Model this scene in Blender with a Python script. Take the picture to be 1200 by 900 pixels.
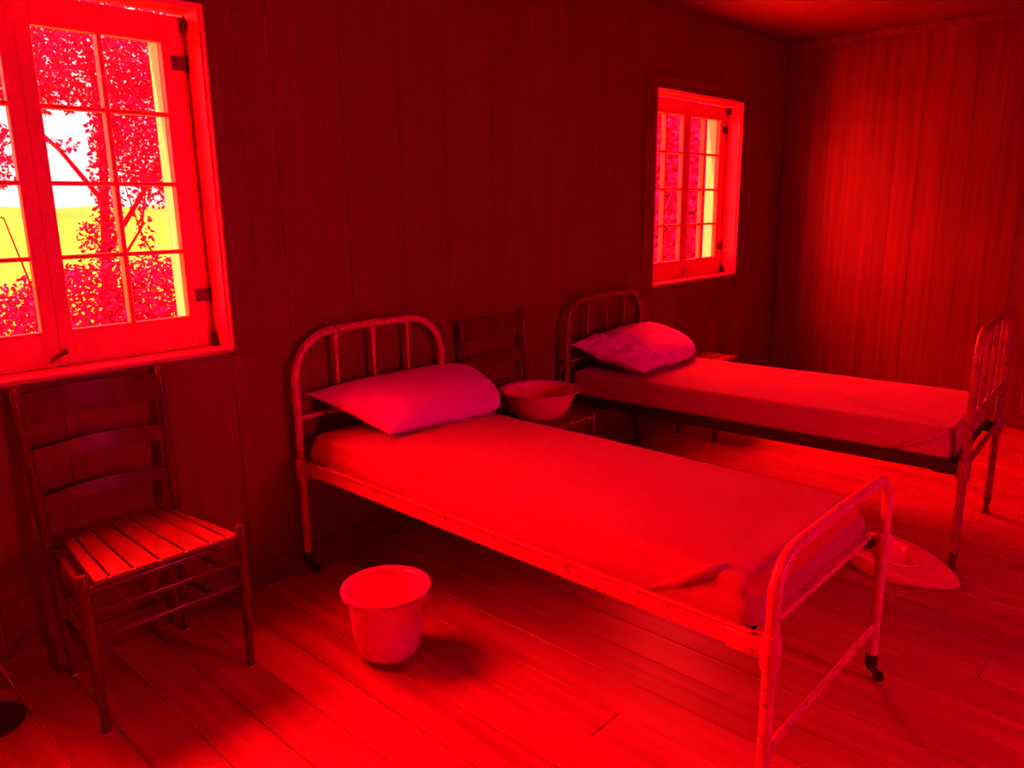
import bpy, bmesh, math, random
from mathutils import Vector, Matrix, noise

for o in list(bpy.data.objects):
    bpy.data.objects.remove(o, do_unlink=True)
SC = bpy.context.scene
COL = SC.collection
random.seed(7)

# ------------------------------------------------------------------ camera
YAW, PITCH, ROLL = math.radians(43.12), math.radians(13.046), math.radians(-0.712)
F = Vector((math.cos(YAW)*math.cos(PITCH), math.sin(YAW)*math.cos(PITCH), -math.sin(PITCH)))
Rv = Vector((math.sin(YAW), -math.cos(YAW), 0)); Uv = Rv.cross(F)
R2 = Rv*math.cos(ROLL) + Uv*math.sin(ROLL)
U2 = -Rv*math.sin(ROLL) + Uv*math.cos(ROLL)
cd = bpy.data.cameras.new('camera'); cam = bpy.data.objects.new('camera', cd); COL.objects.link(cam)
M = Matrix((( R2.x, U2.x, -F.x, 0.0), (R2.y, U2.y, -F.y, -2.728), (R2.z, U2.z, -F.z, 1.5), (0, 0, 0, 1)))
cam.matrix_world = M
cd.sensor_fit = 'HORIZONTAL'; cd.sensor_width = 36.0; cd.lens = 36.0*908.6/1200.0
cd.clip_start = 0.05; cd.clip_end = 600
SC.camera = cam

# ------------------------------------------------------------------ sky, sun, added fill lamp
SKY = (112.0, 1.12, 1.05)
w = bpy.data.worlds.new('sky'); SC.world = w; w.use_nodes = True
nt = w.node_tree; bg = nt.nodes['Background']
bg.inputs[0].default_value = (1, SKY[1]/SKY[0], SKY[2]/SKY[0], 1); bg.inputs[1].default_value = SKY[0]
sl = bpy.data.lights.new('sun', 'SUN'); sun = bpy.data.objects.new('sun', sl); COL.objects.link(sun)
sl.energy = 40.0; sl.color = (1.0, 0.075, 0.012); sl.angle = math.radians(2)
sun.rotation_euler = Vector((0.80, -0.09, -0.60)).to_track_quat('-Z', 'Y').to_euler()
# added fill lamp on the wall behind the camera, with no opening there
def fill_lamp(name, loc, size, power, color):
    l = bpy.data.lights.new(name, 'AREA'); l.shape = 'RECTANGLE'; l.size = size[0]; l.size_y = size[1]
    l.energy = power; l.color = color
    o = bpy.data.objects.new(name, l); COL.objects.link(o); o.location = loc
    o.rotation_euler = Vector((0, 1, 0)).to_track_quat('-Z', 'Y').to_euler()
    return o
YN = -4.60          # wall opposite the windows
XL, XR = -2.30, 5.94
ZC = 2.64
fill_lamp('fill_lamp_opposite_wall', (2.30, YN+0.004, 1.50), (0.30, 0.8), 50.0, (1.0, 0.01, 0.17))
SC.view_settings.view_transform = 'Standard'; SC.view_settings.look = 'None'
SC.view_settings.gamma = 1.0; SC.view_settings.exposure = 0.18
SC.view_settings.use_curve_mapping = False
# sampling guides in the window openings (portals)
WIN = {'window_1': 0.828, 'window_2': 4.756, 'unseen_window': -1.75}
HALF = 0.534; ZB, ZT = 0.992, 2.160
for n, cx in WIN.items():
    l = bpy.data.lights.new('portal_'+n, 'AREA'); l.shape = 'RECTANGLE'; l.size = 1.0; l.size_y = 1.1
    o = bpy.data.objects.new('portal_'+n, l); COL.objects.link(o); o.location = (cx, 0.225, 1.57)
    o.rotation_euler = Vector((0, -1, 0)).to_track_quat('-Z', 'Y').to_euler()
    l.cycles.is_portal = True

# ------------------------------------------------------------------ materials
def mat(name, col, rough=0.5, var=0.0, scale=(8, 8, 8), spec=0.4, bump=0.0, chips=None, chip_amt=0.0, coat=0.0, sheen=0.0, detail=5, bscale=None):
    m = bpy.data.materials.new(name); m.use_nodes = True
    n = m.node_tree; b = n.nodes['Principled BSDF']
    b.inputs['Roughness'].default_value = rough
    b.inputs['Specular IOR Level'].default_value = spec
    b.inputs['Coat Weight'].default_value = coat; b.inputs['Coat Roughness'].default_value = 0.15
    b.inputs['Sheen Weight'].default_value = sheen
    b.inputs['Base Color'].default_value = (*col, 1)
    if var > 0 or bump > 0 or chips:
        tc = n.nodes.new('ShaderNodeTexCoord'); mp = n.nodes.new('ShaderNodeMapping')
        mp.inputs['Scale'].default_value = scale
        oi = n.nodes.new('ShaderNodeObjectInfo')
        ad = n.nodes.new('ShaderNodeVectorMath'); ad.operation = 'ADD'
        ml = n.nodes.new('ShaderNodeMath'); ml.operation = 'MULTIPLY'; ml.inputs[1].default_value = 37.0
        n.links.new(oi.outputs['Random'], ml.inputs[0])
        n.links.new(tc.outputs['Object'], mp.inputs[0]); n.links.new(mp.outputs[0], ad.inputs[0]); n.links.new(ml.outputs[0], ad.inputs[1])
        nz = n.nodes.new('ShaderNodeTexNoise'); nz.inputs['Scale'].default_value = 1.0; nz.inputs['Detail'].default_value = detail
        n.links.new(ad.outputs[0], nz.inputs['Vector'])
        out = nz.outputs['Fac']
        if var > 0 or chips:
            rp = n.nodes.new('ShaderNodeValToRGB')
            c0 = tuple(c*(1-var) for c in col); c1 = tuple(min(1, c*(1+var)) for c in col)
            rp.color_ramp.elements[0].position = 0.30; rp.color_ramp.elements[0].color = (*c0, 1)
            rp.color_ramp.elements[1].position = 0.70; rp.color_ramp.elements[1].color = (*c1, 1)
            n.links.new(out, rp.inputs[0]); last = rp.outputs[0]
            # per-object tone
            hv = n.nodes.new('ShaderNodeHueSaturation')
            mr = n.nodes.new('ShaderNodeMapRange'); mr.inputs[3].default_value = 1-var*0.45; mr.inputs[4].default_value = 1+var*0.45
            n.links.new(oi.outputs['Random'], mr.inputs[0]); n.links.new(mr.outputs[0], hv.inputs['Value'])
            n.links.new(last, hv.inputs['Color']); last = hv.outputs[0]
            if chips:
                nz2 = n.nodes.new('ShaderNodeTexNoise'); nz2.inputs['Scale'].default_value = 38.0; nz2.inputs['Detail'].default_value = 3
                n.links.new(tc.outputs['Object'], nz2.inputs['Vector'])
                r2 = n.nodes.new('ShaderNodeValToRGB'); r2.color_ramp.elements[0].position = 0.60-chip_amt*0.2; r2.color_ramp.elements[1].position = 0.66-chip_amt*0.2
                n.links.new(nz2.outputs['Fac'], r2.inputs[0])
                mx = n.nodes.new('ShaderNodeMix'); mx.data_type = 'RGBA'
                n.links.new(r2.outputs[0], mx.inputs[0]); n.links.new(last, mx.inputs[6]); mx.inputs[7].default_value = (*chips, 1)
                last = mx.outputs[2]
            n.links.new(last, b.inputs['Base Color'])
        if bump > 0:
            bp = n.nodes.new('ShaderNodeBump'); bp.inputs['Strength'].default_value = bump; bp.inputs['Distance'].default_value = 0.004
            n.links.new(out, bp.inputs['Height']); n.links.new(bp.outputs[0], b.inputs['Normal'])
    return m

MAT = {}
MAT['floor'] = mat('floor_wood', (0.46, 0.008, 0.050), 0.40, 0.24, (26, 1.6, 26), 0.35, 0.25)
MAT['floor_base'] = mat('floor_joint', (0.12, 0.002, 0.002), 0.8)
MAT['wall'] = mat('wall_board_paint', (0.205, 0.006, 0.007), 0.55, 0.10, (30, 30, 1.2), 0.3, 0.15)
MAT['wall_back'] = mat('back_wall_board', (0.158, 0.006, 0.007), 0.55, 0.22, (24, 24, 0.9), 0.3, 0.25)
MAT['wall_core'] = mat('wall_core', (0.12, 0.003, 0.003), 0.8)
MAT['ceiling'] = mat('ceiling_paint', (0.18, 0.008, 0.008), 0.6, 0.06, (2, 2, 2))
MAT['frame'] = mat('window_paint', (0.75, 0.008, 0.160), 0.45, 0.06, (9, 9, 9), 0.4)
MAT['outer'] = mat('outer_frame_paint', (0.80, 0.66, 0.45), 0.6, 0.10, (60, 60, 1.5), 0.2)
MAT['sash'] = mat('casement_paint', (0.95, 0.11, 0.085), 0.45, 0.05, (9, 9, 9), 0.4)
MAT['hardware'] = mat('dark_iron', (0.09, 0.002, 0.003), 0.45, 0.2, (40, 40, 40), 0.5)
MAT['chair'] = mat('dark_chair_wood', (0.14, 0.003, 0.004), 0.17, 0.25, (20, 20, 5), 0.32, 0.06)
MAT['seat'] = mat('lit_seat_wood', (0.205, 0.006, 0.008), 0.35, 0.25, (20, 5, 20), 0.5, 0.1)  # lighter than the chair wood, painting in the light falling on the seat
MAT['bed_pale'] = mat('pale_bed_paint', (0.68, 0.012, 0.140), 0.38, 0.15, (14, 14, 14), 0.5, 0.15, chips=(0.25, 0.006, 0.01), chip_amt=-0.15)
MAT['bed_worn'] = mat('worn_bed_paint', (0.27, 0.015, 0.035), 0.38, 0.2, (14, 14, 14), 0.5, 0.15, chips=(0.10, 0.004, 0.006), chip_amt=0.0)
MAT['iron'] = mat('black_iron', (0.028, 0.001, 0.002), 0.45, 0.3, (30, 30, 30), 0.4)
MAT['sheet'] = mat('bed_sheet', (0.40, 0.008, 0.100), 0.8, 0.03, (5, 5, 5), 0.15, 0.10, sheen=0.1)
MAT['ticking'] = mat('mattress_cloth', (0.50, 0.010, 0.030), 0.85, 0.05, (7, 7, 7), 0.1, 0.15)
MAT['pillow'] = mat('pillow_case', (0.93, 0.05, 0.75), 0.75, 0.03, (6, 6, 6), 0.15, 0.1, sheen=0.15)
MAT['enamel'] = mat('enamel', (0.95, 0.03, 0.60), 0.22, 0.03, (8, 8, 8), 0.55, coat=0.3)
MAT['enamel2'] = mat('enamel_basin', (0.95, 0.02, 0.15), 0.22, 0.03, (8, 8, 8), 0.55, coat=0.3)
MAT['cord'] = mat('pale_cord', (0.80, 0.12, 0.16), 0.6, 0.05, (30, 30, 30))
MAT['metal'] = mat('bright_metal', (0.85, 0.35, 0.45), 0.25, 0, (1, 1, 1), 0.8)
MAT['leaf'] = mat('leaves', (0.16, 0.003, 0.17), 0.6, 0.45, (3, 3, 3), 0.1)
MAT['bark'] = mat('bark', (0.05, 0.002, 0.03), 0.9, 0.3, (14, 14, 4), 0.1)
MAT['grass'] = mat('field_grass', (0.55, 0.92, 0.08), 0.9, 0.10, (0.4, 0.4, 0.4), 0.05)
MAT['hill'] = mat('far_shore', (0.60, 0.55, 0.10), 0.9, 0.15, (0.05, 0.05, 0.2), 0.05)
MAT['siding'] = mat('outside_siding', (0.6, 0.05, 0.05), 0.7, 0.05, (5, 5, 5))
g = bpy.data.materials.new('window_glass'); g.use_nodes = True
n = g.node_tree; n.nodes.remove(n.nodes['Principled BSDF'])
tr = n.nodes.new('ShaderNodeBsdfTransparent'); tr.inputs[0].default_value = (0.97, 0.95, 0.95, 1)
gl = n.nodes.new('ShaderNodeBsdfGlossy'); gl.inputs['Roughness'].default_value = 0.02
lw = n.nodes.new('ShaderNodeLayerWeight'); lw.inputs[0].default_value = 0.5
fr = n.nodes.new('ShaderNodeMath'); fr.operation = 'POWER'; fr.inputs[1].default_value = 5.0; n.links.new(lw.outputs['Facing'], fr.inputs[0])
mx = n.nodes.new('ShaderNodeMixShader'); n.links.new(fr.outputs[0], mx.inputs[0]); n.links.new(tr.outputs[0], mx.inputs[1]); n.links.new(gl.outputs[0], mx.inputs[2])
n.links.new(mx.outputs[0], n.nodes['Material Output'].inputs[0])
MAT['glass'] = g

# ------------------------------------------------------------------ mesh helpers
class MB:
    def __init__(s): s.v = []; s.f = []
    def add(s, vs, fs):
        k = len(s.v); s.v += [tuple(p) for p in vs]; s.f += [tuple(i+k for i in f) for f in fs]; return s
    def box(s, a, b, ch=0.0, m=None):
        (x0, y0, z0), (x1, y1, z1) = a, b
        if ch <= 0:
            vs = [(x, y, z) for x in (x0, x1) for y in (y0, y1) for z in (z0, z1)]
            fs = [(0, 1, 3, 2), (4, 6, 7, 5), (0, 4, 5, 1), (2, 3, 7, 6), (0, 2, 6, 4), (1, 5, 7, 3)]
        else:
            bm = bmesh.new(); bmesh.ops.create_cube(bm, size=1)
            for q in bm.verts: q.co = Vector(((x0+x1)/2+q.co.x*(x1-x0), (y0+y1)/2+q.co.y*(y1-y0), (z0+z1)/2+q.co.z*(z1-z0)))
            bmesh.ops.bevel(bm, geom=bm.edges[:], offset=ch, segments=1, affect='EDGES')
            bm.verts.index_update(); vs = [q.co[:] for q in bm.verts]; fs = [[q.index for q in f.verts] for f in bm.faces]; bm.free()
        if m: vs = [tuple(m @ Vector(q)) for q in vs]
        return s.add(vs, fs)
    def tube(s, pts, r, seg=10, caps=True):
        pts = [Vector(p) for p in pts]; N = len(pts)
        rs = r if isinstance(r, (list, tuple)) else [r]*N
        t0 = (pts[1]-pts[0]).normalized()
        nrm = t0.orthogonal().normalized(); vs = []
        for i, p in enumerate(pts):
            t = ((pts[i+1]-p) if i == 0 else (p-pts[i-1]) if i == N-1 else ((pts[i+1]-p).normalized()+(p-pts[i-1]).normalized())).normalized()
            nrm = (nrm - t*nrm.dot(t)).normalized(); bi = t.cross(nrm)
            for k in range(seg):
                a = 2*math.pi*k/seg; vs.append(p + (nrm*math.cos(a)+bi*math.sin(a))*rs[i])
        fs = [(i*seg+k, i*seg+(k+1) % seg, (i+1)*seg+(k+1) % seg, (i+1)*seg+k) for i in range(N-1) for k in range(seg)]
        if caps: fs += [tuple(range(seg))[::-1], tuple(range((N-1)*seg, N*seg))]
        return s.add(vs, fs)
    def lathe(s, prof, c=(0, 0, 0), seg=40, m=None):
        vs = []; N = len(prof)
        for r, z in prof:
            for k in range(seg):
                a = 2*math.pi*k/seg; vs.append(Vector((c[0]+max(r, 1e-4)*math.cos(a), c[1]+max(r, 1e-4)*math.sin(a), c[2]+z)))
        fs = [(i*seg+k, i*seg+(k+1) % seg, (i+1)*seg+(k+1) % seg, (i+1)*seg+k) for i in range(N-1) for k in range(seg)]
        if m: vs = [m @ q for q in vs]
        return s.add(vs, fs)
    def ball(s, c, r, sc=(1, 1, 1), seg=12, rings=8):
        prof = [(r*math.sin(math.pi*i/rings), -r*math.cos(math.pi*i/rings)) for i in range(rings+1)]
        k = len(s.v); s.lathe(prof, (0, 0, 0), seg)
        for i in range(k, len(s.v)):
            q = s.v[i]; s.v[i] = (c[0]+q[0]*sc[0], c[1]+q[1]*sc[1], c[2]+q[2]*sc[2])
        return s
    def build(s, name, material, parent=None, smooth=False, merge=True):
        me = bpy.data.meshes.new(name)
        me.from_pydata(s.v, [], s.f); me.validate()
        bm = bmesh.new(); bm.from_mesh(me)
        if merge: bmesh.ops.remove_doubles(bm, verts=bm.verts, dist=1e-5)
        bmesh.ops.recalc_face_normals(bm, faces=bm.faces); bm.to_mesh(me); bm.free()
        me.materials.append(MAT[material])
        o = bpy.data.objects.new(name, me); COL.objects.link(o)
        if smooth:
            for p in me.polygons: p.use_smooth = True
            me.set_sharp_from_angle(angle=math.radians(50))
        if parent: o.parent = parent
        return o

def tag(o, label=None, cat=None, group=None, kind=None):
    if label: o['label'] = label
    if cat: o['category'] = cat
    if group: o['group'] = group
    if kind: o['kind'] = kind
    return o
def empty(name, loc, rz=0.0):
    o = bpy.data.objects.new(name, None); COL.objects.link(o); o.location = loc; o.rotation_euler = (0, 0, rz); o.empty_display_size = 0.1
    return o
def copy_tree(o, parent=None):
    c = o.copy(); COL.objects.link(c); c.parent = parent
    for ch in list(o.children): copy_tree(ch, c)
    return c
def arc(c, r, a0, a1, n, ax1, ax2):
    c = Vector(c); ax1 = Vector(ax1); ax2 = Vector(ax2)
    return [c + ax1*r*math.cos(a0+(a1-a0)*i/n) + ax2*r*math.sin(a0+(a1-a0)*i/n) for i in range(n+1)]

# ------------------------------------------------------------------ the room
TH = 0.022
fl = MB().box((XL-0.03, YN-0.03, -0.09), (XR+0.03, 0.03, -0.020)).build('floor', 'floor_base'); tag(fl, 'red-lit bare wooden plank floor of the bedroom', 'floor', kind='structure')
PW = 0.150; x = 1.264 - PW*24; i = 0
plank_cache = {}
def plank(x0, x1, y0, y1, dz):
    key = (round(x1-x0, 3), round(y1-y0, 3))
    if key not in plank_cache:
        o = MB().box((0, 0, -0.020), (x1-x0-0.0022, y1-y0-0.002, 0), 0.0018).build('plank', 'floor', fl); plank_cache[key] = o
    else:
        o = plank_cache[key].copy(); COL.objects.link(o)
    o.location = (x0+0.0011, y0+0.001, dz); return o
while x < XR:
    x0 = max(x, XL); x1 = min(x+PW, XR)
    if x1-x0 > 0.01:
        cut = [-2.95, -1.55, -3.6, -2.3, -3.2][i % 5]
        plank(x0, x1, YN, cut, -random.random()*0.0012); plank(x0, x1, cut, 0.0, -random.random()*0.0012)
    x += PW; i += 1

def wall_with_boards(name, label, axis, pos, inward, span, openings, bw, material, offset=0.0):
    """core slab with openings and vertical boards; axis 'y': wall in the x-z plane at y=pos"""
    T = 0.20
    core = MB()
    def put(mb, a0, a1, z0, z1, d0, d1, ch=0.0):
        # d measured from the wall face outwards from the room
        if a1-a0 < 0.002 or z1-z0 < 0.002: return
        p = sorted((pos-inward*d0, pos-inward*d1))
        if axis == 'y': mb.box((a0, p[0], z0), (a1, p[1], z1), ch)
        else: mb.box((p[0], a0, z0), (p[1], a1, z1), ch)
    ext = 0.2 if axis == 'y' else 0.022
    edges = span[0]-ext
    for (o0, o1, z0, z1) in sorted(openings):
        put(core, edges, o0, -0.08, ZC+0.1, TH, T); put(core, o0, o1, -0.08, z0, TH, T); put(core, o0, o1, z1, ZC+0.1, TH, T); edges = o1
    put(core, edges, span[1]+ext, -0.08, ZC+0.1, TH, T)
    root = core.build(name, 'wall_core'); tag(root, label, 'wall', kind='structure')
    a = span[0]-offset; k = 0
    while a < span[1]:
        wv = bw*(1+0.10*math.sin(k*2.3)); b = a+wv
        a0, a1 = max(a, span[0]), min(b, span[1])
        segs = [(a0, a1, 0.0, ZC)]
        for (o0, o1, z0, z1) in openings:
            ns = []
            for (s0, s1, q0, q1) in segs:
                if s1 <= o0 or s0 >= o1: ns.append((s0, s1, q0, q1)); continue
                if s0 < o0: ns.append((s0, o0, z0, z1))
                if s1 > o1: ns.append((o1, s1, z0, z1))
                ns.append((s0, s1, q0, z0)); ns.append((s0, s1, z1, q1))
            segs = ns
        for (s0, s1, q0, q1) in segs:
            if s1-s0 < 0.01 or q1-q0 < 0.01: continue
            mb = MB(); put(mb, s0+0.0006, s1-0.0006, q0, q1, 0.0, TH, 0.0013 if min(s1-s0, q1-q0) > 0.03 else 0)
            mb.build('wall_board', material, root)
        a = b; k += 1
    return root
CAS = 0.0
ops = [(cx-HALF-0.02, cx+HALF+0.02, ZB-0.02, ZT+0.02) for cx in WIN.values()]
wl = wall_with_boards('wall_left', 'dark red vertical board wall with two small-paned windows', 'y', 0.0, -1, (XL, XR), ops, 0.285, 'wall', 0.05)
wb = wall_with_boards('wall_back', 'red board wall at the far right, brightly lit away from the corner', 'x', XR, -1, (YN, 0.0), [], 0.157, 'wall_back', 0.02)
opn = []
wn = wall_with_boards('wall_near', 'board wall behind the camera facing the beds', 'y', YN, 1, (XL, XR), opn, 0.285, 'wall')
wf = wall_with_boards('wall_front', 'board wall at the near end of the bedroom', 'x', XL, 1, (YN, 0.0), [], 0.285, 'wall')
ce = MB().box((XL-0.2, YN-0.2, ZC), (XR+0.2, 0.2, ZC+0.1)).build('ceiling', 'ceiling'); tag(ce, 'plain red-lit bedroom ceiling', 'ceiling', kind='structure')
bb = MB().box((XL, -0.014, 0.0), (XR-0.014, 0.0, 0.10), 0.004).build('baseboard_left', 'wall'); tag(bb, 'low board along the foot of the window wall', 'baseboard', kind='structure')
bb = MB().box((XR-0.014, YN, 0.0), (XR, 0.0, 0.10), 0.004).build('baseboard_back', 'wall_back'); tag(bb, 'low board along the foot of the far right wall', 'baseboard', kind='structure')
tc_ = MB().box((XR-0.016, -0.016, 0.10), (XR, 0.0, ZC-0.05), 0.004).build('trim_2', 'wall'); tag(tc_, 'thin upright strip added to cover a light leak between the two board walls', 'trim', kind='structure')  # added strip that keeps stray light out of the corner
tm = MB().box((XR-0.022, YN, ZC-0.05), (XR, 0.0, ZC), 0.006).build('trim_1', 'wall_back'); tag(tm, 'narrow moulding where the far right wall meets the ceiling', 'trim', kind='structure')

# ------------------------------------------------------------------ windows
def make_window(name, cx, label, detailed=True):
    root = empty(name, (cx, 0, 0)); tag(root, label, 'window', kind='structure')
    H = HALF
    # liner boards of the opening
    fr = MB()
    fr.box((-H-0.02, -0.006, ZB-0.02), (-H, 0.20, ZT+0.02)); fr.box((H, -0.006, ZB-0.02), (H+0.02, 0.20, ZT+0.02))
    fr.box((-H, -0.006, ZT), (H, 0.128, ZT+0.02)); fr.box((-H, 0.0, ZB-0.02), (H, 0.20, ZB))
    fr.build('window_frame', 'frame', root)
    # bead around the edge of the opening
    for a, b, nm in (((H+0.008, -0.022, ZB-0.012), (H+0.018, 0.0, ZT+0.018), 'bead'), ((-H-0.018, -0.022, ZB-0.012), (-H-0.008, 0.0, ZT+0.018), 'bead'),
                 ((-H-0.008, -0.022, ZT+0.008), (H+0.008, 0.0, ZT+0.018), 'bead')):
        MB().box(a, b, 0.004).build(nm, 'frame', root)
    MB().box((-H-0.018, -0.016, ZB-0.012), (H+0.018, 0.01, ZB), 0.003).build('window_sill', 'frame', root)
    # flat casing boards
    for a, b in (((H+0.019, -0.016, ZB-0.03), (H+0.125, 0.0, ZT+0.095)), ((-H-0.125, -0.016, ZB-0.03), (-H-0.019, 0.0, ZT+0.095)), ((-H-0.019, -0.016, ZT+0.019), (H+0.019, 0.0, ZT+0.095))):
        MB().box(a, b, 0.002).build('casing', 'wall', root)
    # outer frame seen through the glass
    o = 0.446
    ot = MB()
    ot.box((-H, 0.130, ZB), (-o, 0.200, 2.145)); ot.box((o, 0.130, ZB), (H, 0.200, 2.145)); ot.box((-o, 0.130, ZB), (o, 0.200, 1.075)); ot.box((-o, 0.130, 2.085), (o, 0.200, 2.145))
    ot.build('outer_frame', 'outer', root)
    y0, y1 = 0.098, 0.128
    zb, zt = 0.993, 2.148
    p0, p1 = 1.111, 2.057
    for s in (-1, 1):
        xi, xo = 0.0001*s, (H-0.006)*s
        pi, po = 0.046*s, 0.447*s
        def bx(mb, a, b, z0, z1, ya=y0, yb=y1, ch=0.002): mb.box((min(a, b), ya, z0), (max(a, b), yb, z1), ch)
        cs = MB(); bx(cs, xi, pi, zb, zt); bx(cs, po, xo, zb, zt); bx(cs, pi, po, zb, p0); bx(cs, pi, po, p1, zt)
        c = cs.build('casement', 'sash', root)
        xm = (pi+po)/2 - 0.012*s*0
        mb = MB(); bx(mb, xm-0.008, xm+0.008, p0, p1, y0+0.004, y1+0.010, 0.002); mb.build('muntin', 'sash', c)
        zs = [p0+(p1-p0)*k/4 for k in range(5)]
        for k in (1, 2, 3):
            for (a, b) in ((pi, xm-0.008*s), (xm+0.008*s, po)):
                mb = MB(); bx(mb, a, b, zs[k]-0.007, zs[k]+0.007, y0+0.004, y1+0.006, 0.002); mb.build('muntin', 'sash', c)
        for k in range(4):
            for (a, b) in ((pi, xm-0.008*s), (xm+0.008*s, po)):
                z0 = zs[k]+(0.007 if k else 0); z1 = zs[k+1]-(0.007 if k < 3 else 0)
                mb = MB(); bx(mb, a, b, z0, z1, 0.112, 0.115, 0); mb.build('pane', 'glass', c)
        for hz in (1.995, 1.185):
            hb = MB().box((min(po+0.030*s, po+0.072*s), y0-0.005, hz-0.024), (max(po+0.030*s, po+0.072*s), y0, hz+0.024), 0.001)
            hb.tube([(po+0.082*s, y0-0.006, hz-0.028), (po+0.082*s, y0-0.006, hz+0.028)], 0.006, 8)
            hb.build('hinge', 'hardware', c)
    lt = MB().ball((0.012, y0-0.008, 1.040), 0.010, seg=10, rings=6)
    lt.tube([(0.012, y0-0.010, 1.040), (-0.012, y0-0.016, 1.028), (-0.038, y0-0.014, 1.012)], [0.006, 0.006, 0.0045], 8)
    lt.build('latch', 'hardware', root, True)
    for sx in (-1, 1):
        MB().box((sx*(H-0.012)-0.005, y0-0.03, zb+0.0), (sx*(H-0.012)+0.005, y0-0.002, zb+0.05), 0.001).build('stop_block', 'hardware', root)
        MB().box((sx*(H-0.012)-0.005, y0-0.03, zt-0.05), (sx*(H-0.012)+0.005, y0-0.002, zt), 0.001).build('stop_block', 'hardware', root)
    return root
make_window('window_1', WIN['window_1'], 'casement window above the slatted chair, nearest the camera at the left')
make_window('window_2', WIN['window_2'], 'casement window above the far bed, nearest the corner of the room')
make_window('unseen_window', WIN['unseen_window'], 'unseen casement window past the left of the picture, kept for its light')  # out of view, kept for the light it adds to the room
r = empty('blind_window', (2.30, YN, 0)); tag(r, 'made-up blind window behind the camera, backing the fill lamp', 'window', kind='structure')
MB().box((-0.22, -0.002, 0.99), (0.22, 0.002, 2.01)).build('pane', 'frame', r)  # closed painted panel, added only as backing for the fill lamp
fm = MB()
fm.box((-0.28, 0.0, 0.93), (-0.22, 0.02, 2.07)); fm.box((0.22, 0.0, 0.93), (0.28, 0.02, 2.07)); fm.box((-0.22, 0, 2.01), (0.22, 0.02, 2.07)); fm.box((-0.22, 0, 0.93), (0.22, 0.02, 0.99))
fm.build('window_frame', 'frame', r)

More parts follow.
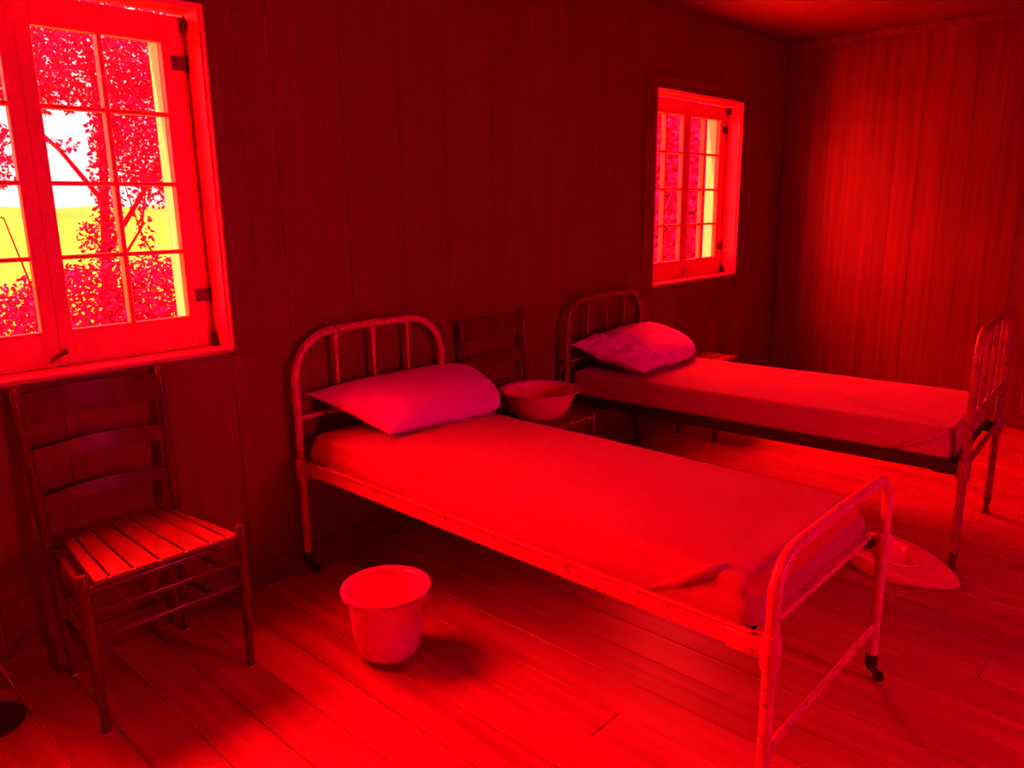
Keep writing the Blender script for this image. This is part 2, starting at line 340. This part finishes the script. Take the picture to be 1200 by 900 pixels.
# ------------------------------------------------------------------ iron beds
def make_bed(name, loc, rz, W, L, zhead, zfoot, rhead, rfoot, zrail, label, paint, railpaint, foot_kind):
    root = empty(name, loc, rz); tag(root, label, 'bed', 'iron beds in the bedroom')
    hw = W/2; yh, yf = L/2, -L/2
    X, Z = Vector((1, 0, 0)), Vector((0, 0, 1))
    def arch(y, z, r, z0):
        p = [Vector((-hw, y, z0)), Vector((-hw, y, (z-r+z0)/2)), Vector((-hw, y, z-r))]
        p += arc((-hw+r, y, z-r), r, math.pi, math.pi/2, 8, X, Z)[1:]
        p += [Vector((0, y, z+0.004))]
        p += arc((hw-r, y, z-r), r, math.pi/2, 0, 8, X, Z)
        p += [Vector((hw, y, (z-r+z0)/2)), Vector((hw, y, z0))]
        return p
    TR = 0.0165
    MB().tube(arch(yh, zhead, rhead, 0.075), TR, 12).build('headboard_tube', paint, root, True)
    MB().tube(arch(yf, zfoot, rfoot, 0.075), TR, 12).build('footboard_tube', paint, root, True)
    def bar(nm, a, b, r=0.009, m=paint): MB().tube([a, b], r, 8).build(nm, m, root, True)
    zc = zrail+0.195
    bar('headboard_crossbar', (-hw, yh, zc), (hw, yh, zc), 0.010)
    bar('headboard_crossbar', (-hw, yh, zrail), (hw, yh, zrail), 0.012)
    for k in (-1, 0, 1):
        sx = k*W*0.243
        s = MB().tube([(sx, yh, zc), (sx, yh, zhead-0.01)], 0.009, 8)
        s.ball((sx, yh, zhead-0.030), 0.014, (1, 1, 1.2), 10, 6); s.ball((sx, yh, zc), 0.015, (1, 1, 1), 10, 6)
        s.build('headboard_spindle', paint, root, True)
    if foot_kind == 'low':
        bar('footboard_crossbar', (-hw, yf, 0.195), (hw, yf, 0.195), 0.010)
    else:
        bar('footboard_crossbar', (-hw, yf, zc), (hw, yf, zc), 0.010)
        bar('footboard_crossbar', (-hw, yf, zrail), (hw, yf, zrail), 0.012)
        for k in (-1, 0, 1):
            sx = k*W*0.243
            s = MB().tube([(sx, yf, zc), (sx, yf, zfoot-0.01)], 0.009, 8)
            s.ball((sx, yf, zfoot-0.030), 0.014, (1, 1, 1.2), 10, 6); s.ball((sx, yf, zc), 0.015, (1, 1, 1), 10, 6)
            s.build('footboard_spindle', paint, root, True)
    for sx in (-1, 1):
        # angle-iron side rails
        xo = sx*(hw-0.002); xi = sx*(hw-0.040)
        rl = MB().box((min(xo, xo-sx*0.006), yf+0.05, zrail-0.035), (max(xo, xo-sx*0.006), yh-0.05, zrail+0.020), 0.001)
        rl.box((min(xo, xi), yf+0.05, zrail+0.014), (max(xo, xi), yh-0.05, zrail+0.020), 0.001)
        rl.tube([(xo, yf+0.05, zrail+0.020), (xo, yh-0.05, zrail+0.020)], 0.0065, 8)
        rl.build('side_rail', railpaint, root)
        for yy, sg in ((yf, 1), (yh, -1)):
            cst = MB().lathe([(0.0, -0.048), (0.021, -0.044), (0.025, -0.028), (0.025, 0.028), (0.021, 0.044), (0.0, 0.048)], (sx*hw, yy, zrail-0.012), 14)
            y2 = yy+sg*0.115
            cbx = cst if foot_kind == 'low' else MB()
            cbx.box((min(xo+sx*0.008, xo-sx*0.012), min(yy, y2), zrail-0.040), (max(xo+sx*0.008, xo-sx*0.012), max(yy, y2), zrail+0.014), 0.004)
            if cbx is not cst: cbx.build('rail_socket', 'iron', root)
            cst.build('corner_casting', paint if foot_kind == 'low' else 'bed_worn', root, True)
            hk = MB().box((min(xo-sx*0.012, xo-sx*0.05), min(yy+sg*0.02, yy+sg*0.10), zrail-0.012), (max(xo-sx*0.012, xo-sx*0.05), max(yy+sg*0.02, yy+sg*0.10), zrail+0.010), 0.003)
            hk.build('corner_hook', 'iron', root)
            # caster
            c0 = Vector((sx*hw, yy, 0))
            if foot_kind == 'low':
                cs = MB().lathe([(0, 0.062), (0.019, 0.064), (0.019, 0.095), (0.017, 0.100), (0, 0.100)], c0, 12)
                cs.tube([c0+Vector((0, 0, 0.075)), c0+Vector((0.004, 0.004, 0.050)), c0+Vector((0.018, -0.016, 0.030))], [0.010, 0.012, 0.010], 8)
                axd = Vector((0.75, 0.66, 0)); wc = c0+Vector((0.020, -0.020, 0.0175))
                mm = Matrix.Translation(wc) @ axd.to_track_quat('Z', 'Y').to_matrix().to_4x4()
                cas = cs.build('caster', 'iron', root, True)
                MB().lathe([(0, -0.009), (0.015, -0.009), (0.0175, -0.005), (0.0175, 0.005), (0.015, 0.009), (0, 0.009)], (0, 0, 0), 16, mm).build('wheel', 'iron', cas, True)
            else:
                MB().lathe([(0, 0.0), (0.019, 0.0), (0.020, 0.008), (0.013, 0.020), (0.011, 0.050), (0.018, 0.070), (0.018, 0.085), (0, 0.085)], c0, 14).build('foot', 'hardware', root, True)
    # woven wire base under the mattress
    for k in range(13):
        xx = -hw+0.05+(W-0.10)*k/12
        MB().tube([(xx, yf+0.03, zrail+0.012), (xx, yh-0.03, zrail+0.012)], 0.003, 5).build('base_wire', 'iron', root)
    for sg in (-1, 1):
        yy = sg*(L/2-0.05)
        MB().box((-hw+0.01, yy-0.02, zrail+0.004), (hw-0.01, yy+0.02, zrail+0.020), 0.002).build('end_rail', railpaint, root)
    return root
bed1 = make_bed('iron_bed', (1.99, -1.05, 0), 0.0, 0.775, 2.0, 1.012, 0.702, 0.185, 0.105, 0.478,
    'pale iron bed with low rounded foot rail, nearest the camera', 'bed_pale', 'bed_pale', 'low')
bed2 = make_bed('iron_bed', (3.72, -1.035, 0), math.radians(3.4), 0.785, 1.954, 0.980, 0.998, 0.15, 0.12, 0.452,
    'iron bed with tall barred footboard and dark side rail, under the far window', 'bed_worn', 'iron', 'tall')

# ------------------------------------------------------------------ mattresses
def soft_block(hx, hy, z0, z1, r_top, nx=40, ny=70, crown=0.0, slope=0.0, noise_amp=0.0, seed=0.0, cut=None):
    """closed soft slab; rounded top edges, sides leaning in by slope"""
    mb = MB(); H = z1-z0
    # cross-section profile along normalised distance from rim: list of (inset, z)
    prof = [(0.0, z0), (0.0-0.004, z0+H*0.25), (slope*0.35, z0+H*0.5)]
    n = 6
    for i in range(n+1):
        a = math.pi/2*i/n
        prof.append((slope+r_top*(1-math.cos(a))*1.0 if False else slope + r_top*(1-math.cos(a)), z1-r_top+r_top*math.sin(a)))
    prof = [p for p in prof]
    rings = []
    rc = 0.04
    def outline(inset):
        pts = []
        ax, ay = hx-inset, hy-inset; rr = rc
        def side(p, q, m):
            for i in range(m): pts.append((p[0]+(q[0]-p[0])*i/m, p[1]+(q[1]-p[1])*i/m))
        def corner(cx_, cy_, a0):
            for i in range(6):
                a = a0+math.pi/2*i/6; pts.append((cx_+rr*math.cos(a), cy_+rr*math.sin(a)))
        side((-ax+rr, -ay), (ax-rr, -ay), nx); corner(ax-rr, -ay+rr, -math.pi/2)
        side((ax, -ay+rr), (ax, ay-rr), ny); corner(ax-rr, ay-rr, 0)
        side((ax-rr, ay), (-ax+rr, ay), nx); corner(-ax+rr, ay-rr, math.pi/2)
        side((-ax, ay-rr), (-ax, -ay+rr), ny); corner(-ax+rr, -ay+rr, math.pi)
        return pts
    vs = []; N = 0
    levels = [(ins, z) for ins, z in prof]
    last = levels[-1][0]
    for t in (0.06, 0.14, 0.25, 0.4, 0.55, 0.7, 0.85, 0.97): levels.append(('t', last + t*(hx-last-0.06)))
    for lv in levels:
        if lv[0] == 't': ins, z = lv[1], z1 + crown*min(1, (lv[1]-last)/(hx*0.6))**0.8
        else: ins, z = lv
        ol = outline(ins); N = len(ol)
        for (px, py) in ol:
            dz = noise.noise(Vector((px*3+seed, py*3, z*4)))*noise_amp if z > z0+0.01 else 0
            dx = noise.noise(Vector((px*5+seed, py*5+9, z*9)))*noise_amp*0.6 if z > z0+0.01 and lv[0] != 't' else 0
            vs.append((px+dx, py+dx*0.5, z+dz))
    K = len(levels)
    fs = [(i*N+k, i*N+(k+1) % N, (i+1)*N+(k+1) % N, (i+1)*N+k) for i in range(K-1) for k in range(N)]
    fs.append(tuple(range(N))[::-1]); fs.append(tuple(range((K-1)*N, K*N)))
    return mb.add(vs, fs)

# mattress of the near bed: ticking body at the head, sheet over the rest
m1 = soft_block(0.374, 0.962, 0.499, 0.608, 0.030, crown=0.008, slope=0.010, noise_amp=0.006, seed=2).build('mattress', 'ticking', None, True)
m1.location = (1.993, -1.035, 0); tag(m1, 'thin mattress under a smooth sheet on the near bed', 'mattress', 'mattresses on the iron beds')
sh = soft_block(0.384, 0.885, 0.501, 0.616, 0.046, crown=0.010, slope=0.016, noise_amp=0.006, seed=2).build('sheet', 'sheet', m1, True)
sh.location = (0, -0.080, 0)
def fold(parent, pts, material, out=(0, 0, 1)):
    """a folded lap of cloth: ribbon of quads with thickness"""
    mb = MB(); vs = []
    for (a, b, hgt) in pts:
        a = Vector(a); b = Vector(b); ov = Vector(out)*hgt; mid = (a+b)/2+ov
        vs += [a, (a+mid)/2+ov*0.3, mid, (mid+b)/2+ov*0.3, b]
    fs = [(i*5+k, i*5+k+1, (i+1)*5+k+1, (i+1)*5+k) for i in range(len(pts)-1) for k in range(4)]
    mb.add(vs, fs); o = mb.build('sheet_fold', material, parent, True)
    md = o.modifiers.new('thick', 'SOLIDIFY'); md.thickness = 0.006
    return o
fold(m1, [((-0.383, -0.650, 0.508), (-0.383, -0.690, 0.504), 0.006), ((-0.383, -0.730, 0.556), (-0.382, -0.775, 0.540), 0.012), ((-0.366, -0.800, 0.604), (-0.370, -0.840, 0.589), 0.012), ((-0.325, -0.862, 0.623), (-0.332, -0.885, 0.606), 0.004)], 'sheet', (-0.9, 0, 0.45))

m2 = soft_block(0.392, 0.945, 0.474, 0.598, 0.018, crown=0.004, slope=0.004, noise_amp=0.003, seed=11).build('mattress', 'sheet', None, True)
m2.location = (3.72, -1.02, 0); m2.rotation_euler = (0, 0, math.radians(3.4)); tag(m2, 'square-edged mattress with tucked sheet, shaded on its near side, on the far bed', 'mattress', 'mattresses on the iron beds')
fold(m2, [((-0.393, -0.70, 0.482), (-0.393, -0.74, 0.478), 0.004), ((-0.393, -0.80, 0.535), (-0.393, -0.84, 0.522), 0.009), ((-0.391, -0.90, 0.588), (-0.391, -0.93, 0.574), 0.005)], 'sheet', (-1, 0, 0.1))

# ------------------------------------------------------------------ pillows
def make_pillow(label, loc, rot, a, b, T, seed, wr, tap):
    N = 44; mb = MB(); vs = []
    def P(u, v, s):
        rt = max(0, u)
        x = (a+tap*v)*u*(1-0.07*(1-v*v)*u*u*(u < 0)); y = b*v*(1-0.10*(1-u*u)*v*v*(u < 0))
        x *= 1-0.13*v**4*rt**2; y *= 1-0.16*rt**5
        px = 2.6+2.2*rt
        t = (max(0, 1-abs(u)**px)*max(0, 1-abs(v)**2.6))**0.52
        z = s*T*t*(1.0 if s > 0 else 0.75)
        p = Vector((x*2.2+seed, y*6, z*3))
        if wr > 0:
            e = max(0, -u-0.15)
            z += s*noise.noise(Vector((u*13+v*3+seed, v*2.2-u*2, s)))*wr*e*(1-abs(u)**6)*(1-abs(v)**6)
        z += s*noise.noise(p)*0.006*t
        return (x, y, z)
    for s in (1, -1):
        for i in range(N+1):
            for j in range(N+1):
                u, v = -1+2*i/N, -1+2*j/N
                u = math.sin(u*math.pi/2)*0.5+u*0.5; v = math.sin(v*math.pi/2)*0.5+v*0.5
                vs.append(P(u, v, s))
    M_ = (N+1)**2; fs = []
    for s in (0, 1):
        for i in range(N):
            for j in range(N):
                k = s*M_+i*(N+1)+j; fs.append((k, k+1, k+N+2, k+N+1) if s else (k, k+N+1, k+N+2, k+1))
    mb.add(vs, fs); o = mb.build('pillow', 'pillow', None, True)
    for p in o.data.polygons: p.use_smooth = True
    o.location = loc; o.rotation_euler = rot; tag(o, label, 'pillow', 'pillows on the iron beds')
    # seam piping
    ol = []
    for i in range(40): ol.append(P(-1+2*i/40, -1, 0))
    for i in range(40): ol.append(P(1, -1+2*i/40, 0))
    for i in range(40): ol.append(P(1-2*i/40, 1, 0))
    for i in range(41): ol.append(P(-1, 1-2*i/40, 0))
    MB().tube(ol, 0.0022, 5, False).build('seam', 'pillow', o, True)
    return o
make_pillow('plump pillow leaning on the headboard of the near bed', (2.104, -0.232, 0.692), (math.radians(15), math.radians(1.5), math.radians(-1)), 0.392, 0.215, 0.090, 3.0, 0.0, 0.055)
make_pillow('pinkish pillow with creased left end on the far bed', (3.712, -0.280, 0.692), (math.radians(15), math.radians(0), math.radians(5)), 0.395, 0.220, 0.095, 8.0, 0.09, 0.03)

# ------------------------------------------------------------------ ladder-back chairs
def make_chair(loc, label):
    root = empty('slatted_chair', loc); tag(root, label, 'chair', 'ladder-back slatted chairs')
    # local origin: floor under the middle of the seat; +y to the wall
    zs = 0.485
    FL, FR = (-0.237, -0.195), (0.237, -0.195)
    BLb, BRb = (-0.190, 0.198), (0.190, 0.198)
    BLt, BRt = (-0.222, 0.258), (0.222, 0.258)
    for p in (FL, FR):
        lg = MB().tube([(p[0]*0.97, p[1], 0.006), (p[0]*0.985, p[1], 0.25), (p[0], p[1], zs+0.012), (p[0], p[1], zs+0.020)], [0.0125, 0.017, 0.0175, 0.012], 12); lg = lg.build('front_leg', 'chair', root, True)
        MB().lathe([(0, 0), (0.011, 0), (0.012, 0.004), (0.010, 0.007), (0, 0.007)], (p[0]*0.97, p[1], 0), 12).build('foot_glide', 'metal', lg, True)
    def post(b, t, z):
        k = z/0.97; return Vector((b[0]+(t[0]-b[0])*k, b[1]+(t[1]-b[1])*max(0, (z-0.40)/0.57), z))
    for b, t in ((BLb, BLt), (BRb, BRt)):
        lg = MB().tube([post(b, t, z) for z in (0.006, 0.2, 0.42, 0.50, 0.7, 0.90, 0.955, 0.968)], [0.0125, 0.016, 0.017, 0.017, 0.0155, 0.0135, 0.013, 0.008], 12).build('back_post', 'chair', root, True)
        MB().lathe([(0, 0), (0.011, 0), (0.012, 0.004), (0.010, 0.007), (0, 0.007)], (b[0], b[1], 0), 12).build('foot_glide', 'metal', lg, True)
    # curved back slats: top, middle, low
    for (z0, z1, up) in ((0.850, 0.945, 0.010), (0.715, 0.768, 0.012), (0.578, 0.618, 0.012)):
        vs = []; n = 14
        for i in range(n+1):
            t = i/n; zc_ = (z0+z1)/2
            l, r = post(BLb, BLt, zc_), post(BRb, BRt, zc_)
            p = l.lerp(r, t); bow = math.sin(math.pi*t)
            for (yy, zz) in ((-0.005, z0), (-0.005, z1), (0.005, z1), (0.005, z0)):
                vs.append((p.x, p.y+yy+0.022*bow+(0.004 if zz == z1 else -0.004), zz + (up*bow if zz == z1 else up*0.6*bow)))
        fs = [(i*4+k, i*4+(k+1) % 4, (i+1)*4+(k+1) % 4, (i+1)*4+k) for i in range(n) for k in range(4)] + [(3, 2, 1, 0), (n*4, n*4+1, n*4+2, n*4+3)]
        MB().add(vs, fs).build('back_slat', 'chair', root, True)
    # seat rails and rungs
    def rung(a, b, r=0.010, nm='rung'):
        a = Vector(a); b = Vector(b); MB().tube([a, a.lerp(b, 0.15), a.lerp(b, 0.5), a.lerp(b, 0.85), b], [r*0.75, r, r*1.12, r, r*0.75], 10).build(nm, 'chair', root, True)
    for (a, b) in ((FL, FR), (BLb, BRb)): rung((a[0], a[1], zs-0.030), (b[0], b[1], zs-0.030), 0.013, 'seat_rail')
    for (a, b) in ((FL, BLb), (FR, BRb)):
        rung((a[0], a[1], zs-0.026), (b[0], b[1], zs-0.026), 0.012, 'seat_rail')
        rung((a[0]*0.98, a[1], 0.335), (b[0], b[1], 0.335)); rung((a[0]*0.98, a[1], 0.205), (b[0], b[1], 0.205))
    rung((FL[0], FL[1], 0.385), (FR[0], FR[1], 0.385)); rung((FL[0], FL[1], 0.305), (FR[0], FR[1], 0.305)); rung((BLb[0], BLb[1], 0.26), (BRb[0], BRb[1], 0.26))
    # seat slats, running from front to back
    ed = [-0.215, -0.170, -0.104, -0.028, 0.050, 0.128, 0.184, 0.220]
    for a, b in zip(ed[:-1], ed[1:]):
        k = 0.80; g_ = 0.004
        y0, y1 = -0.215, 0.205
        vs = []
        for zz in (zs-0.012, zs):
            vs += [(a+g_, y0, zz), (b-g_, y0, zz), ((b-g_)*k, y1, zz), ((a+g_)*k, y1, zz)]
        mid = []
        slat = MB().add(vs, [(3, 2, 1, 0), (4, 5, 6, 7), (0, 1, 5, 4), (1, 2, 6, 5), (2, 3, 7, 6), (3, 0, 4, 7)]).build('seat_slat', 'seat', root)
        if a > -0.2: MB().ball((a, -0.2125, zs-0.002), 0.0045, (1.5, 1, 0.8), 8, 5).build('nail_head', 'metal', slat, True)
    return root
ch1 = make_chair((0.862, -0.295, 0), 'dark wooden ladder-back chair with slatted seat beneath the near window')
ch2 = copy_tree(ch1); ch2.location = (2.735, -0.295, 0); ch2['label'] = 'dark ladder-back chair between the beds, holding the wash basin'

# ------------------------------------------------------------------ enamel ware
bk = empty('bucket', (1.455, -0.770, 0)); tag(bk, 'pale enamel bucket on the floor beside the near bed', 'bucket')
pr = [(0.0, 0.004), (0.072, 0.004), (0.078, 0.0), (0.084, 0.004), (0.098, 0.016), (0.110, 0.038), (0.118, 0.075), (0.124, 0.13), (0.129, 0.19), (0.133, 0.236)]
inn = [(0.131, 0.236), (0.127, 0.19), (0.122, 0.13), (0.115, 0.075), (0.106, 0.040), (0.09, 0.018), (0.06, 0.010), (0.0, 0.010)]
MB().lathe(pr+[(0.134, 0.244)]+inn, (0, 0, 0), 56).build('body', 'enamel', bk, True)
MB().lathe([(0.131, 0.236), (0.136, 0.232), (0.146, 0.238), (0.152, 0.246), (0.150, 0.252), (0.140, 0.250), (0.131, 0.244), (0.131, 0.236)], (0, 0, 0), 56).build('rim', 'enamel', bk, True)
for sg in (-1, 1):
    d = Vector((-0.735, 0.678, 0))*sg
    e = MB(); c0 = d*0.142
    mm = Matrix.Translation(c0+Vector((0, 0, 0.205))) @ d.to_track_quat('Z', 'Y').to_matrix().to_4x4()
    e.lathe([(0, 0.004), (0.014, 0.003), (0.018, -0.002), (0.018, -0.016), (0, -0.016)], (0, 0, 0), 14, mm); e.build('handle_ear', 'enamel', bk, True)

bs = empty('wash_basin', (2.790, -0.300, 0.4865)); tag(bs, 'wide flared enamel wash basin on the chair between the beds', 'basin')
pb = [(0.0, 0.0), (0.115, 0.0), (0.124, 0.004), (0.142, 0.030), (0.160, 0.066), (0.172, 0.100), (0.178, 0.120)]
pi_ = [(0.175, 0.120), (0.169, 0.100), (0.157, 0.067), (0.139, 0.032), (0.121, 0.007), (0.112, 0.004), (0.0, 0.004)]
MB().lathe(pb+[(0.1775, 0.125)]+pi_, (0, 0, 0), 60).build('bowl', 'enamel2', bs, True)
MB().lathe([(0.174, 0.119), (0.180, 0.119), (0.194, 0.124), (0.198, 0.128), (0.196, 0.132), (0.190, 0.131), (0.178, 0.127), (0.174, 0.124), (0.174, 0.119)], (0, 0, 0), 60).build('rim', 'enamel', bs, True)

# slipper bedpan: rounded high back, sloping to a thin blunt tip (tip towards -y)
bp = empty('bedpan', (3.255, -1.865, 0.0), math.radians(-8)); tag(bp, 'white enamel slipper bedpan lying on the floor at the foot of the near bed', 'bedpan')
NB = 56
def pan_outline(k, s=1.0):
    a = 2*math.pi*k/NB; cx_, sy_ = math.cos(a), math.sin(a)
    y = 0.215*sy_ if sy_ > 0 else 0.240*sy_
    wd = 0.165 if sy_ > 0 else 0.165*(1-0.30*abs(sy_)**2.2)
    return (wd*cx_*s, y*s)
def pan_h(y): return 0.018+0.070*max(0, min(1, (y+0.235)/0.36))
rings = []
for (s, fz) in ((0.80, 'b0'), (0.92, 'b1'), (0.985, 'm'), (1.0, 't'), (0.97, 't2'), (0.90, 't3')):
    rg = []
    for k in range(NB):
        px, py = pan_outline(k, s); h = pan_h(pan_outline(k, 1.0)[1])
        z = {'b0': 0.0, 'b1': 0.004, 'm': h*0.55, 't': h*0.90, 't2': h*1.0, 't3': h*1.02}[fz]
        rg.append((px, py, z))
    rings.append(rg)
hc = Vector((0.0, 0.045)); 
def hole(k, s): 
    a = 2*math.pi*k/NB; return (hc.x+0.098*math.cos(a)*s, hc.y+0.118*math.sin(a)*s)
for (s, dz) in ((1.22, 0.004), (1.08, 0.002), (1.0, -0.004), (0.97, -0.012), (0.90, -0.026), (0.5, -0.036), (0.01, -0.038)):
    rg = []
    for k in range(NB):
        px, py = hole(k, s); z = max(0.007, pan_h(py)+dz) if dz > -0.03 else max(0.007, pan_h(py)+dz*1.0)
        rg.append((px, py, z))
    rings.append(rg)
vs = [p for rg in rings for p in rg]
fs = [(i*NB+k, i*NB+(k+1) % NB, (i+1)*NB+(k+1) % NB, (i+1)*NB+k) for i in range(len(rings)-1) for k in range(NB)]
fs.append(tuple(range(NB))[::-1])
MB().add(vs, fs).build('pan', 'enamel2', bp, True, False)
hr = [(*hole(k, 1.04), pan_h(hole(k, 1.04)[1])+0.002) for k in range(NB)]; hr.append(hr[0])
MB().tube(hr, 0.005, 8, False).build('opening_rim', 'enamel2', bp, True)

# ------------------------------------------------------------------ stool beyond the far bed
st = empty('low_stool', (4.520, -0.275, 0)); tag(st, 'small wooden stool mostly hidden behind the far bed', 'stool')
for k in range(3):
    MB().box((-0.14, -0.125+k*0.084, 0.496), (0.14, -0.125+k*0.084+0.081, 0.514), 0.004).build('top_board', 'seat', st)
for sx in (-1, 1):
    MB().box((sx*0.13-0.008, -0.125, 0.45), (sx*0.13+0.008, 0.125, 0.496), 0.002).build('apron', 'chair', st)
    for sy in (-1, 1):
        MB().tube([(sx*0.145, sy*0.135, 0.0), (sx*0.115, sy*0.11, 0.47)], [0.013, 0.017], 10).build('leg', 'chair', st, True)
    MB().tube([(sx*0.137, -0.127, 0.14), (sx*0.137, 0.127, 0.14)], 0.009, 8).build('stretcher', 'chair', st, True)

# ------------------------------------------------------------------ barrier stanchion and cord at the left edge
sn = empty('rope_stanchion', (0.405, -0.180, 0)); tag(sn, 'black round stanchion base cut off by the left edge of the picture', 'stanchion')
MB().lathe([(0, 0), (0.095, 0), (0.100, 0.006), (0.097, 0.014), (0.075, 0.024), (0.030, 0.034), (0.014, 0.045), (0, 0.045)], (0, 0, 0), 40).build('base', 'iron', sn, True)
MB().tube([(-0.0, 0, 0.03), (-0.0, 0, 0.70)], 0.009, 10).build('post', 'iron', sn, True)
MB().ball((0, 0, 0.71), 0.016).build('knob', 'iron', sn, True)
cdp = [(0.512, -0.56, 0.0015), (0.513, -0.30, 0.0015), (0.515, -0.05, 0.0015), (0.514, -0.022, 0.004), (0.509, -0.018, 0.02), (0.489, -0.0165, 0.09), (0.482, -0.012, 0.112), (0.47, -0.003, 0.15), (0.44, -0.003, 0.26)]
tag(MB().tube(cdp, 0.0022, 6).build('thin_cord', 'cord', None, True), 'thin pale cord running across the floor to the left baseboard', 'cord')

# ------------------------------------------------------------------ outdoors
GZ = -0.45
gr = MB().add([(-250, 0.22, GZ), (400, 0.22, GZ), (400, 300, GZ), (-250, 300, GZ)], [(0, 1, 2, 3)]).build('grass_field', 'grass'); tag(gr, 'bright yellow grass field outside the windows', 'field', kind='structure')
vs = []; nh = 120
for i in range(nh+1):
    xx = -250+650*i/nh; h = 3.2+2.2*noise.noise(Vector((xx*0.02, 3, 0)))+1.0*noise.noise(Vector((xx*0.07, 9, 0)))
    vs += [(xx, 185, GZ), (xx, 200, GZ+h*0.8), (xx, 220, GZ+h), (xx, 260, GZ)]
hl = MB().add(vs, [(i*4+k, (i+1)*4+k, (i+1)*4+k+1, i*4+k+1) for i in range(nh) for k in range(3)]).build('far_shore', 'hill', None, True); tag(hl, 'low far shore on the horizon outside', 'hill', kind='structure')

def leaves(clusters, rng, size):
    mb = MB()
    for (c, r, n_) in clusters:
        for _ in range(n_):
            while True:
                p = Vector((rng.uniform(-1, 1), rng.uniform(-1, 1), rng.uniform(-1, 1)))
                if p.length <= 1: break
            q = Vector((c[0]+p.x*r[0], c[1]+p.y*r[1], c[2]+p.z*r[2]))
            d = Vector((rng.gauss(0, 1), rng.gauss(0, 1), rng.gauss(0, 0.7)-0.3)).normalized(); e = d.orthogonal().normalized()
            e = Matrix.Rotation(rng.uniform(0, 6.28), 3, d) @ e
            s = size*rng.uniform(0.6, 1.3)
            k = len(mb.v)
            mb.v += [tuple(q), tuple(q+d*s*0.5+e*s*0.30), tuple(q+d*s), tuple(q+d*s*0.5-e*s*0.30)]
            mb.f += [(k, k+1, k+2, k+3)]
    return mb
def plant(name, base, label, cat, stems, clusters, seed, size=0.05, group=None):
    rng = random.Random(seed)
    root = empty(name, base); tag(root, label, cat, group)
    for nm, pts, rr in stems:
        MB().tube([Vector(p)-Vector(base) for p in pts], rr, 8).build(nm, 'bark', root, True)
    mb = leaves([((c[0]-base[0], c[1]-base[1], c[2]-base[2]), r, n_) for c, r, n_ in clusters], rng, size)
    f = mb.build('foliage', 'leaf', root, False, False); f['kind'] = 'stuff'
    return root
# tree in front of the near window
plant('garden_tree', (2.35, 4.0, GZ), 'leafy tree with bare forked branches seen through the near window', 'tree',
    [('trunk', [(2.35, 4.0, GZ), (2.36, 4.02, 0.6), (2.42, 4.0, 1.3), (2.5, 4.0, 2.2), (2.45, 4.1, 3.1)], [0.06, 0.05, 0.04, 0.03, 0.012]),
     ('branch', [(2.40, 4.0, 1.15), (2.62, 3.9, 1.5), (2.95, 3.85, 2.0), (3.2, 3.9, 2.5)], [0.025, 0.02, 0.014, 0.006]),
     ('branch', [(2.44, 4.0, 1.55), (2.2, 4.1, 1.95), (1.85, 4.2, 2.35), (1.4, 4.2, 2.6)], [0.022, 0.016, 0.010, 0.005]),
     ('branch', [(2.38, 4.0, 0.9), (2.75, 4.1, 1.35), (2.85, 4.1, 1.8)], [0.016, 0.010, 0.005]),
     ('branch', [(2.9, 4.05, 0.9), (2.72, 4.05, 1.3), (2.62, 4.05, 1.75)], [0.012, 0.008, 0.004])],
    [((2.45, 4.1, 2.80), (1.25, 0.7, 0.50), 13000), ((1.5, 4.1, 2.65), (0.6, 0.5, 0.40), 3200), ((2.85, 4.0, 2.15), (0.46, 0.4, 0.50), 5200),
     ((2.47, 4.0, 1.75), (0.10, 0.2, 0.50), 620), ((2.05, 4.1, 2.36), (0.5, 0.35, 0.14), 900), ((2.38, 4.0, 1.25), (0.17, 0.2, 0.22), 420), ((2.9, 4.0, 1.65), (0.28, 0.25, 0.14), 300), ((2.72, 4.0, 1.35), (0.07, 0.15, 0.3), 110),
     ((3.6, 4.0, 2.3), (0.7, 0.5, 0.9), 2600), ((1.72, 4.0, 1.90), (0.16, 0.2, 0.26), 420), ((2.15, 4.0, 1.98), (0.16, 0.2, 0.05), 50)], 5, 0.046)
plant('garden_shrub', (2.2, 3.6, GZ), 'low dense shrub below the tree outside the near window', 'shrub',
    [('stem', [(2.2, 3.6, GZ), (2.15, 3.6, 0.3), (2.0, 3.5, 0.95)], [0.025, 0.018, 0.006]), ('stem', [(2.3, 3.6, GZ), (2.5, 3.6, 0.4), (2.7, 3.6, 0.95)], [0.025, 0.018, 0.006]),
     ('stem', [(1.75, 3.6, 0.4), (1.72, 3.6, 1.0), (1.62, 3.6, 1.45), (1.55, 3.6, 1.47)], [0.012, 0.008, 0.006, 0.004])],
    [((2.0, 3.6, 0.55), (0.62, 0.4, 0.58), 7400), ((2.65, 3.6, 0.58), (0.55, 0.4, 0.58), 7600), ((1.3, 3.6, 0.5), (0.6, 0.4, 0.6), 4200), ((2.35, 3.55, 1.02), (0.35, 0.3, 0.14), 330), ((3.4, 3.6, 0.5), (0.6, 0.4, 0.6), 2200), ((1.95, 3.55, 1.02), (0.2, 0.3, 0.10), 90)], 6, 0.046)
plant('garden_shrub', (8.9, 2.6, GZ), 'dense leafy bush filling the view through the far window', 'shrub',
    [('stem', [(8.9, 2.6, GZ), (8.9, 2.6, 0.6), (8.7, 2.6, 2.0)], [0.05, 0.04, 0.015]), ('stem', [(9.0, 2.6, GZ), (9.2, 2.6, 0.6), (9.5, 2.6, 2.0)], [0.05, 0.04, 0.015])],
    [((8.9, 2.8, 1.5), (1.35, 0.9, 1.75), 26000), ((10.6, 3.2, 1.2), (1.0, 0.9, 1.5), 6000), ((7.4, 3.2, 0.9), (0.7, 0.7, 1.2), 3500)], 9, 0.10)
